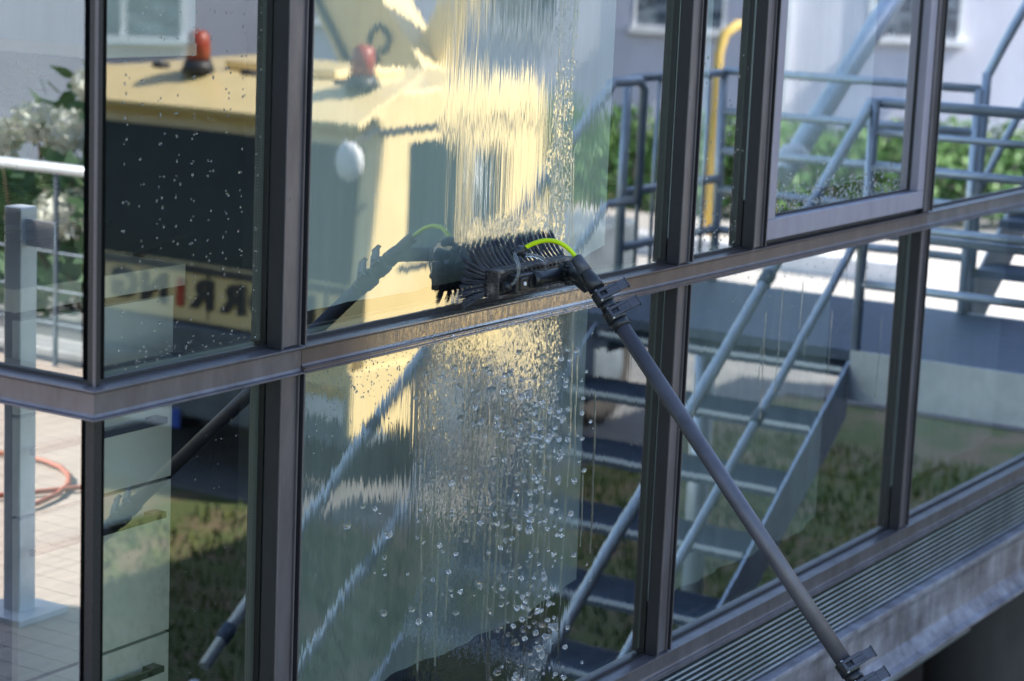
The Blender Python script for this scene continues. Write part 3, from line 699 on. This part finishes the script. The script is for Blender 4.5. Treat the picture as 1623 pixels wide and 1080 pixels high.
# cab shell: side profile in (x,z), extruded in y, hollow look via dark glass set proud
tb(MB().ext([(x0, -1.86), (x0+.01, -1.50), (x0+.16, -.52), (x0+.10, -.44), (x0+.05, -.40), (x0+.30, -.24), (x0+2.05, -.20), (x0+2.15, -.40), (x0+2.15, -2.30), (x0+1.5, -2.30), (x0+1.42, -2.02), (x0+.62, -2.02), (x0+.52, -2.30), (x0+.05, -2.36)], 'y', yb, ya), 'cab_body', M['yellow'], bevel=.03)
tb(MB().ext([(x0-.10, -.47), (x0-.12, -.43), (x0+.32, -.225), (x0+.36, -.25)], 'y', yb-.01, ya+.01), 'sun_visor', M['yellow'], bevel=.01)
tb(MB().ext([(x0+.002, -1.48), (x0-.008, -1.48), (x0+.125, -.60), (x0+.150, -.60)], 'y', yb+.10, ya-.14), 'windscreen', M['truck_glass'], bevel=.004)
tb(MB().box(x0-.02, x0-.004, yb+.15, ya-.15, -1.55, -1.50), 'wiper_cowl', M['truck_black'])
for k in (0, 1): 
    yw = yb+.6+k*1.1; tb(MB().tube([(x0-.02, yw, -1.50), (x0+.03, yw+.5, -1.30), (x0+.09, yw+.8, -.95)], .012, 6), 'wiper', M['truck_black'])
# side windows and door (side facing the facade, sunlit)
for xs in ((x0+.42, x0+1.04),):
    tb(MB().box(xs[0], xs[1], ya-.002, ya+.008, -1.36, -.58), 'side_window', M['truck_glass'], bevel=.004)
tb(MB().box(x0+1.10, x0+1.12, ya-.002, ya+.010, -2.00, -.50), 'door_seam', M['truck_black'])
tb(MB().box(x0+.35, x0+1.30, ya-.002, ya+.010, -1.42, -1.385), 'door_trim', M['truck_black'])
tb(MB().box(x0+1.12, x0+1.26, ya+.008, ya+.03, -1.52, -1.48), 'door_handle', M['truck_black'])
tb(MB().box(x0-.03, x0+2.0, ya-.02, ya+.02, -.50, -.47), 'gutter_strip', M['truck_black'])
tb(MB().box(x0+.7, x0+1.5, yb+.8, ya-.8, -.225, -.16), 'roof_hatch', M['yellow'], bevel=.02)
for yy in (yb+.5, yb+1.29, ya-.5): tb(MB().box(x0+.34, x0+.42, yy-.05, yy+.05, -.24, -.19), 'marker_lamp', M['truck_black'], bevel=.01)
sm = MB()
for yy in (yb+.32, ya-.32, (ya+yb)/2): sm.box(x0-.004, x0+.02, yy-.006, yy+.006, -1.86, -1.505)
for xx in (x0+1.62, x0+2.02): sm.box(xx-.006, xx+.006, ya-.002, ya+.006, -2.0, -.42)
sm.box(x0+.1, x0+2.1, ya-.002, ya+.006, -1.905, -1.89)
tb(sm, 'panel_seam', M['truck_black'])
tb(MB().box(x0+1.2, x0+1.55, ya-.002, ya+.010, -1.22, -.66), 'rear_quarter_window', M['truck_glass'], bevel=.004)
tb(MB().tube([(x0+1.18, ya+.06, -1.9), (x0+1.18, ya+.06, -.7)], .018, 8), 'grab_rail', M['galv'])
tb(MB().box(x0-.10, x0+.30, yb-.01, ya+.01, -2.52, -2.12).box(x0-.06, x0+.1, yb+.3, ya-.3, -2.12, -1.90), 'bumper', M['bumper'], bevel=.02)
tb(MB().box(x0-.012, x0+.02, yb+.35, ya-.35, -2.10, -1.88), 'grille', M['truck_black'])
for s in (yb+.22, ya-.22):
    hl = tb(MB().box(x0-.12, x0-.09, s-.16, s+.16, -2.34, -2.20), 'headlight', M['white'], bevel=.01)
    tb(MB().box(x0-.13, x0-.10, s-.20, s+.20, -2.19, -2.14), 'indicator', M['yellow_bright'])
tb(MB().box(x0-.14, x0+.5, ya-.03, ya+.015, -2.45, -2.02).box(x0-.13, x0-.10, ya-.52, ya-.03, -2.13, -1.90), 'corner_panel', M['yellow'], bevel=.01)
pl = tb(MB().box(x0-.115, x0-.104, -7.62, -7.10, -2.62+.02, -2.49+.02), 'licence_plate', M['white'], bevel=.002)
tb(MB().box(x0-.119, x0-.1151, -7.62+.45, -7.10+.005, -2.62+.02, -2.49+.02), 'plate_strip', M['blue'], pl)
def text(body, size, loc, rot, m, parent, off=.0, ext=.006, base=Vector((0, 0, 0)), name='lettering'):
    cu = bpy.data.curves.new(name, 'FONT'); cu.body = body; cu.size = size; cu.extrude = ext; cu.offset = off
    cu.resolution_u = 3
    o = bpy.data.objects.new(name, cu); C.objects.link(o)
    bpy.context.view_layer.update()
    me = bpy.data.meshes.new_from_object(o); C.objects.unlink(o); bpy.data.objects.remove(o)
    n = bpy.data.objects.new(name, me); C.objects.link(n); me.materials.clear(); me.materials.append(m)
    me.transform(rot); n.parent = parent; n.location = Vector(loc)-base
    return n
# front faces -X : text reads correctly for somebody standing in front of the truck
Rf = Matrix(((0, 0, -1, 0), (-1, 0, 0, 0), (0, 1, 0, 0), (0, 0, 0, 1)))
# letters set one by one so the dotted i can be red; reading direction is -Y
ly = -6.06
for ch, wd in (('B', .27), ('O', .29), ('R', .27), ('R', .27), ('i', .15), ('N', .28), ('G', .28)):
    text(ch, .26, (x0-.004, ly, -1.775), Rf @ Matrix.Diagonal((1.25, 1, 1, 1)), M['letter_red'] if ch == 'i' else M['letter'], T, off=.014, base=TL); ly -= wd
for s, lab in ((yb+.9, None), (ya-.28, None)):
    b_ = tb(MB().tube([(x0+.30, s, -.235), (x0+.30, s, -.15)], [.12, .09], 18), 'beacon_base', M['truck_black'])
    tb(MB().tube([(x0+.30, s, -.15), (x0+.30, s, .02), (x0+.30, s, .05)], [.085, .075, .04], 18), 'beacon_lens', M['orange'], b_)
mi = tb(MB().ball((x0-.22, ya+.02, -.95+.30), .11, 3, (.45, 1, 1.15)), 'round_mirror', M['white'])
tb(MB().tube([(x0+.05, ya, -.50), (x0-.2, ya+.05, -.52), (x0-.22, ya+.04, -.64)], .015, 8), 'mirror_arm', M['truck_black'], mi)
tb(MB().box(x0+2.15, x0+3.8, yb+.25, ya-.25, -2.15, -1.85), 'chassis', M['truck_black'])
tb(MB().box(x0+2.35, x0+3.7, yb+.05, ya-.05, -1.85, -1.35), 'crane_deck', M['bumper'], bevel=.03)
for wx in (x0+1.02, x0+3.2):
    for yy, d in ((ya-.02, 1), (yb+.32, 1)):
        wv = tb(MB().tube([(wx, yy-.30, -2.43), (wx, yy-.27, -2.43), (wx, yy-.03, -2.43), (wx, yy, -2.43)], [.42, .48, .48, .42], 30), 'wheel', M['rubber'])
        tb(MB().tube([(wx, yy+.002, -2.43), (wx, yy+.02, -2.43), (wx, yy+.05, -2.43)], [.27, .25, .10], 20), 'rim', M['bumper'], wv)
# knuckle boom over the cab
bm_ = MB()
def beam(mb, a, b, w1, h1, w2, h2):
    a, b = Vector(a), Vector(b); d = (b-a).normalized(); sd = d.cross(Vector((1, 0, 0))).normalized(); nn = Vector((1, 0, 0))
    vs = []
    for p, w_, h_ in ((a, w1, h1), (b, w2, h2)):
        for i, j in ((-1, -1), (1, -1), (1, 1), (-1, 1)): vs.append(mb.bm.verts.new(p+sd*i*h_/2+nn*j*w_/2))
    for f in ((3, 2, 1, 0), (4, 5, 6, 7), (0, 1, 5, 4), (1, 2, 6, 5), (2, 3, 7, 6), (3, 0, 4, 7)): mb.bm.faces.new([vs[i] for i in f])
beam(bm_, (12, -7.30, -1.05), (12, -8.75, .88), .40, .74, .36, .60); beam(bm_, (12, -8.75, .88), (12, -10.2, 2.8), .34, .56, .28, .40)
bo = tb(bm_, 'boom', M['yellow'], bevel=.02)
text('CO', .30, (11.79, -7.72, -.02), Rf @ Matrix.Rotation(R(-58), 4, 'Z'), M['letter'], bo, off=.008, base=TL)
for a, b in (((11.78, -7.70, -.90), (11.78, -8.75, .50)), ):
    tb(MB().tube([a, b], .03, 8), 'hydraulic_hose', M['truck_black'], bo)
j2 = MB(); beam(j2, (12.1, -7.70, -.50), (12.1, -6.9, 1.1), .20, .26, .18, .22)
tb(j2, 'boom_strut', M['yellow'], bevel=.01)
tb(MB().tube([(11.75, -8.05, -1.1), (11.75, -9.2, .6)], .05, 12), 'hydraulic_ram', M['galv'])
tb(MB().tube([(11.6, -7.0, -1.85), (11.6, -7.0, -.75)], [.34, .26], 20), 'slewing_column', M['truck_black'])

# ================================================================== STEEL STAIR (beside the facade, outside the frame, seen mirrored)
ST = thing('steel_staircase', 'galvanised steel outdoor staircase with tube handrails and landing, mirrored in the right panes', 'staircase')
yN, yF = GL-.885, GL-2.005           # near / far side
xL, zL = 5.16, -.83; run, rise = .26, .19
def nose(x): return zL+.7308*(x-xL)
for k in range(11):
    x = xL-run*k; z = zL-rise*k
    tm = MB().box(x-.01, x+.27, yF+.02, yN-.02, z-.035, z)
    for q in range(8): tm.box(x+.012+q*.032, x+.017+q*.032, yF+.025, yN-.025, z-.001, z+.004)
    for yy in (yF+.03, yN-.045): tm.box(x+.04, x+.2, yy, yy+.012, z-.09, z-.034)
    t_ = tm.build('tread', M['galv_dark'], ST)
    MB().box(x-.018, x-.0105, yF+.02, yN-.02, z-.014, z+.003).build('tread_nosing', M['galv_bright'], t_)
for yy in (yN, yF):
    a, b = Vector((xL-run*10.2, yy, nose(xL-run*10.2))), Vector((xL, yy, zL)); up_ = Vector((0, 0, 1))
    mb = MB(); vs = []
    pts = [(a.x, a.z-.20), (a.x, a.z-.02), (b.x, b.z+.03), (b.x, b.z-.19)]
    mb.ext(pts, 'y', yy-.006, yy+.006)
    mb.build('stringer', M['galv'], ST)
    ext_ = .0
    for off, nm, r_ in ((1.0, 'handrail', .021), (.5, 'mid_rail', .017)):
        p = [(a.x+.2, yy, nose(a.x+.2)+off), (xL-.08, yy, nose(xL-.08)+off), (xL+.02, yy, nose(xL)+off+.02)]
        p += [(xL+.25, yy, nose(xL)+off+.02)] if yy == yF else []
        if yy == yF and off == 1.0: p += [(xL+.30, yy, nose(xL)+off-.02), (xL+.30, yy, nose(xL)+off-.50)]
        if yy == yN: p += [(xL+.05, yy+.04, nose(xL)+off+.02), (xL+.05, -.12, nose(xL)+off+.02)]
        MB().tube(p, r_, 12).build(nm, M['galv'], ST)
    for k in (10,):
        x = xL-run*k+.1
        MB().tube([(x, yy, nose(x)-.05), (x, yy, nose(x)+1.0)], .017, 10).build('baluster_post', M['galv'], ST)
# landing
MB().box(5.16, 6.35, yF-.10, -.06, -.80, -.76).build('landing_deck', M['galv_dark'], ST)
MB().box(5.148, 5.1595, yN+.01, -.06, -.95, -.755).box(6.3505, 6.362, yF-.10, -.06, -.95, -.755).box(5.16, 6.35, yF-.112, yF-.1005, -.95, -.755).build('landing_edge', M['galv'], ST)
for z in (-.05, -.27, -.50): MB().tube([(5.17, yN+.02, z), (5.17, -.10, z)], .017, 10).build('guard_rail', M['galv'], ST)
for z in (.20, .016, -.163, -.34, -.52): MB().tube([(6.34, yN, z), (6.34, yF-.08, z)], .019, 10).build('guard_rail', M['galv'], ST)
for z in (.19, -.29, -.52): MB().tube([(5.45, yF-.08, z), (6.34, yF-.08, z)], .019, 10).build('guard_rail', M['galv'], ST)
for x, y in ((5.17, yN+.02), (5.17, -.10), (6.34, yN), (6.34, yF-.08), (5.45, yF-.08), (5.9, yF-.08)):
    MB().tube([(x, y, -.80), (x, y, .20)], .021, 10).build('guard_post', M['galv'], ST)
for yy in (yN, yF):
    for k in (3, 6, 9):
        x = xL-run*k
        for off, r_ in ((1.0, .026), (.5, .022)):
            d = Vector((run, 0, rise)).normalized(); p = Vector((x, yy, nose(x)+off))
            MB().tube([p-d*.03, p+d*.03], r_, 12).build('rail_sleeve', M['galv_dark'], ST)
for z in (-.16, .08): MB().tube([(5.17, yN+.02, z), (5.17, -.10, z)], .014, 10).build('guard_rail', M['galv'], ST)
for x in (5.6, 5.75, 6.05, 6.2): MB().tube([(x, yF-.08, -.74), (x, yF-.08, .19)], .010, 8).build('guard_bar', M['galv'], ST)
# second flight up
for k in range(9):
    x = 6.40+.26*k; z = -.76+.19*(k+1)
    t_ = MB().box(x, x+.28, yN+.02, -.16, z-.035, z).build('tread', M['galv_dark'], ST)
for yy in (yN, -.14):
    mb = MB(); mb.ext([(6.36, -1.0), (6.36, -.70), (8.76, 1.05), (8.76, .78)], 'y', yy-.006, yy+.006); mb.build('stringer', M['white'], ST)  # white instead of galvanised steel, so the shaded stringers look sunlit
    MB().tube([(6.42, yy, .25), (8.76, yy, 1.95)], .021, 10).build('handrail', M['galv'], ST)
    MB().tube([(6.42, yy, -.25), (8.76, yy, 1.45)], .017, 10).build('mid_rail', M['galv'], ST)
MB().tube([(6.85, yF, -.30), (8.6, yF, .93)], .055, 14).build('diagonal_brace', M['galv'], ST)
for yy in (yN, -.14): MB().tube([(6.42, yy, -.78), (6.42, yy, .27)], .022, 10).build('newel_post', M['galv'], ST)
MB().ball((6.95, yF, -.22), .09, 2, (1.4, .8, .8)).build('sunlit_brace_end', M['white'], ST)  # white ball stands in for the sunlit end of the brace
for x, y in ((6.28, yF-.06), (6.28, -.2), (8.7, yN), (8.7, -.2)):
    MB().tube([(x, y, GZ), (x, y, -.80 if x < 7 else .95)], .05, 14).build('support_post', M['galv'], ST)

# yellow portal frame near the hedge
yp = thing('yellow_portal_frame', 'yellow painted tube portal frame standing on the far paving', 'frame')
MB().tube([(20.6, -9.32, GZ+.1), (20.6, -9.32, -.45), (20.65, -9.28, -.22), (20.8, -9.2, -.12), (21.1, -9.05, -.12), (21.28, -8.95, -.2), (21.33, -8.9, -.45), (21.33, -8.88, GZ+.1)], .06, 12).build('tube_arch', M['yellow_bright'], yp)
MB().box(20.35, 20.85, -9.6, -9.1, GZ+.1, GZ+.28).build('base', M['yellow_bright'], yp, bevel=.02)
MB().box(21.1, 21.6, -9.1, -8.6, GZ+.1, GZ+.28).build('base', M['yellow_bright'], yp, bevel=.02)

# ================================================================== FAR BUILDING AND HEDGE
FB = thing('rendered_house', 'pale lilac rendered house with white sills behind the hedge, reflected at the top', 'building')
ang = math.atan2(.843, .537)     # real-world direction of the wall (mirrored)
org = Vector((25.9, -15.0, 0)); du = Vector((.537, .843, 0)); dn = Vector((.843, -.537, 0))  # dn points away from us
def WP(s, n, z): return org+du*s+dn*n+Vector((0, 0, z))
def wbox(mb, s0, s1, n0, n1, z0, z1):
    vs = [mb.bm.verts.new(WP(s, n, z)) for s in (s0, s1) for n in (n0, n1) for z in (z0, z1)]
    for f in ((0, 1, 3, 2), (4, 6, 7, 5), (0, 4, 5, 1), (2, 3, 7, 6), (0, 2, 6, 4), (1, 5, 7, 3)): mb.bm.faces.new([vs[i] for i in f])
    return mb
wbox(MB(), -16, 20, .0, 8, -2.0, 6).build('wall', M['wall_lilac'], FB)
wbox(MB(), -16.1, 20.1, -.06, 8.1, GZ, -2.003).build('plinth', M['plinth'], FB)
wbox(MB(), -16.6, 20.6, -.6, 8.6, 6.002, 6.3).build('roof', M['roof'], FB)
for s0, s1, z0 in ((-7.2, -5.5, -.90), (-3.6, -2.2, -.5), (-.8, .25, -.5), (1.35, 2.7, -.42), (5.0, 6.3, -.42), (9, 10.4, -.42), (-12, -10.6, -.5), (13, 14.4, -.42)):
    wdw = wbox(MB(), s0, s1, -.02, -.001, z0, z0+1.5).build('window', M['win_glass'], FB)
    f_ = MB(); 
    for a, b, c, d in ((s0-.06, s0, z0-.02, z0+1.56), (s1, s1+.06, z0-.02, z0+1.56), (s0-.06, s1+.06, z0+1.5, z0+1.56), ((s0+s1)/2-.04, (s0+s1)/2+.04, z0, z0+1.5)): wbox(f_, a, b, -.05, -.021, c, d)
    f_.build('window_frame', M['white'], wdw)
    wbox(MB(), s0-.12, s1+.12, -.16, -.003, z0-.12, z0-.021).build('window_sill', M['white'], wdw)
for s0, s1 in ((3.35, 3.75),): wbox(MB(), s0, s1, -.12, -.003, -2.0, 5.9).build('downpipe', M['white'], FB)
# hedge : leaf cloud, uneven
hm = MB(); rnd = random.Random(3)
for i in range(64):
    s = -3.5+i*.24; c = WP(s, -3.1+rnd.uniform(-.2, .2), 0)
    leaf_cloud(hm, (c.x, c.y, GZ+.55+rnd.uniform(-.05, .05)), .42, .42, .62, 150, .085, 100+i)
    leaf_cloud(hm, (c.x, c.y, GZ+1.05+rnd.uniform(-.08, .1)), .36, .36, .40+rnd.uniform(0, .08), 150, .075, 200+i)
hd = hm.build('hedge', M['leaf']); tag(hd, 'clipped green hedge in front of the pale lilac house', 'hedge')
hk = MB()
for i in range(12):
    c = WP(-3.2+i*1.3, -3.1, 0); hk.tube([(c.x, c.y, GZ), (c.x+.05, c.y, GZ+1.0)], .03, 6)
hk.build('hedge_stems', M['stem'], hd)
# grass blades where the ground shows
gb = MB(); rnd = random.Random(9)
for _ in range(9000):
    x = rnd.uniform(4.6, 12.5); y = rnd.uniform(-6.4, -2.4)
    if x > 8.1 and y < -5.0: continue
    a = rnd.uniform(0, 6.28); h = rnd.uniform(.03, .10); d = Vector((math.cos(a), math.sin(a), 0))*.012; l = Vector((rnd.uniform(-.04, .04), rnd.uniform(-.04, .04), h))
    p = Vector((x, y, GZ)); gb.bm.faces.new([gb.bm.verts.new(q) for q in (p-d, p+d, p+l)])
tag(gb.build('grass_tufts', M['blade']), 'patchy grass blades on the brown earth, seen mirrored low in the panes', 'grass', kind='stuff')

# ================================================================== TERRACE LEFT OF THE CORNER (mirrored in the short face)
tr_ = MB().box(-7, -.35, .4, 7, GZ, -1.145); struct(tr_.build('terrace_base', M['concrete']))
dkm = MB()
for i in range(44):
    x = -4.05+i*.084
    dkm.box(x, x+.081, 1.05, 6.6, -1.142, -1.10)
struct(dkm.build('deck_floor', M['deckwood']))
struct(MB().box(-1.6, -.4, .5, 1.049, -1.144, -1.06).box(-4.3, -4.08, .6, 6.6, -1.144, -1.05).build('terrace_kerb', M['concrete'], bevel=.01))
gr = thing('deck_guardrail', 'stainless tube guardrail along the deck, mirrored left of the corner post', 'railing')
MB().tube([(-4.0, .8, -.27), (-4.0, 6.4, -.27)], .023, 14).build('top_rail', M['galv'], gr)
for z in (-.62, -.78, -.92): MB().tube([(-4.0, .8, z), (-4.0, 6.4, z)], .006, 8).build('lower_rail', M['galv_dark'], gr)
for y in (.9, 2.4, 4.02, 5.5): MB().box(-4.008, -3.992, y-.008, y+.008, -1.10, -.28).build('post', M['galv_dark'], gr)
ps = thing('steel_post', 'polished square steel post with a white card, mirrored at the left edge', 'post')
MB().box(-1.53, -1.47, 1.70, 1.76, -1.10, .0).build('shaft', M['galv'], ps, bevel=.004)
MB().box(-1.59, -1.41, 1.64, 1.82, -1.10, -1.085).build('foot_plate', M['galv'], ps)
MB().box(-1.495, -1.488, 1.60, 1.70, -.10, -.03).build('card', M['white'], ps)
hose_pts = [(-2.2+.9*math.cos(a)*.6, 2.9+.45*math.sin(a), -1.085) for a in [i*.25 for i in range(20)]]
tag(MB().tube([(-3.6, 2.2, -1.085), (-3.0, 2.3, -1.085)]+hose_pts, .009, 8).build('garden_hose', M['hose_orange']), 'orange hose curled on the sunny deck boards', 'hose')
hy = thing('hydrangea_bush', 'hydrangea bush with big white flower heads behind the deck rail', 'shrub', loc=(-4.5, 4.3, -1.1))
HL = Vector((-4.5, 4.3, -1.1))
def hb(mb, nm, m, p=None):
    for v in mb.bm.verts: v.co -= HL
    return mb.build(nm, m, p or hy)
lm = MB(); leaf_cloud(lm, (-4.85, 4.4, -.80), .6, 2.6, .42, 3600, .075, 21); leaf_cloud(lm, (-4.6, 4.2, -.25), .4, .55, .40, 260, .09, 22)
hb(lm, 'foliage', M['leaf2'])
stm = MB()
heads = [(-4.36, 4.32, -.52, .15), (-4.33, 4.46, -.13, .11), (-4.38, 4.33, -.16, .12), (-4.46, 4.22, .05, .11), (-4.3, 4.65, -.2, .1), (-4.5, 3.9, -.35, .12), (-4.6, 5.0, -.3, .13)]
for x, y, z, r_ in heads: stm.tube([(-4.6, 4.4, -1.09), (x-.05, y, z-.3), (x, y, z)], [.012, .008, .005], 6)
hb(stm, 'stems', M['stem'])
for i, (x, y, z, r_) in enumerate(heads):
    fm = MB(); leaf_cloud(fm, (x, y, z), r_, r_, r_*.8, 520, .022, 40+i, shell=True); fm.ball((x, y, z), r_*.72, 2, (1, 1, .8)); hb(fm, 'flower_head', M['bloom'])
tag(MB().box(-4.9, -4.32, 2.2, 6.5, -1.144, -.98).build('planter_trough', M['pot'], bevel=.01), 'long grey planter trough under the hydrangea', 'planter')
GB = thing('garden_wall', 'tall pale blue rendered wall behind the hydrangea', 'wall')
MB().box(-9.3, -9.0, -2, 22, GZ, 4).build('wall_face', M['wall_blue'], GB)
MB().box(-9.35, -8.95, -2.05, 22.05, 4.002, 4.1).build('coping', M['concrete'], GB)
hm = MB(); rnd = random.Random(5)
for i in range(34): leaf_cloud(hm, (-8.2+rnd.uniform(-.3, .3), 1+i*.35, -1.9+rnd.uniform(-.1, .2)), .5, .5, 1.0, 170, .11, 300+i)
tag(hm.build('shrub_row', M['leaf']), 'dark green shrubs growing along the foot of the pale blue wall', 'shrubs')
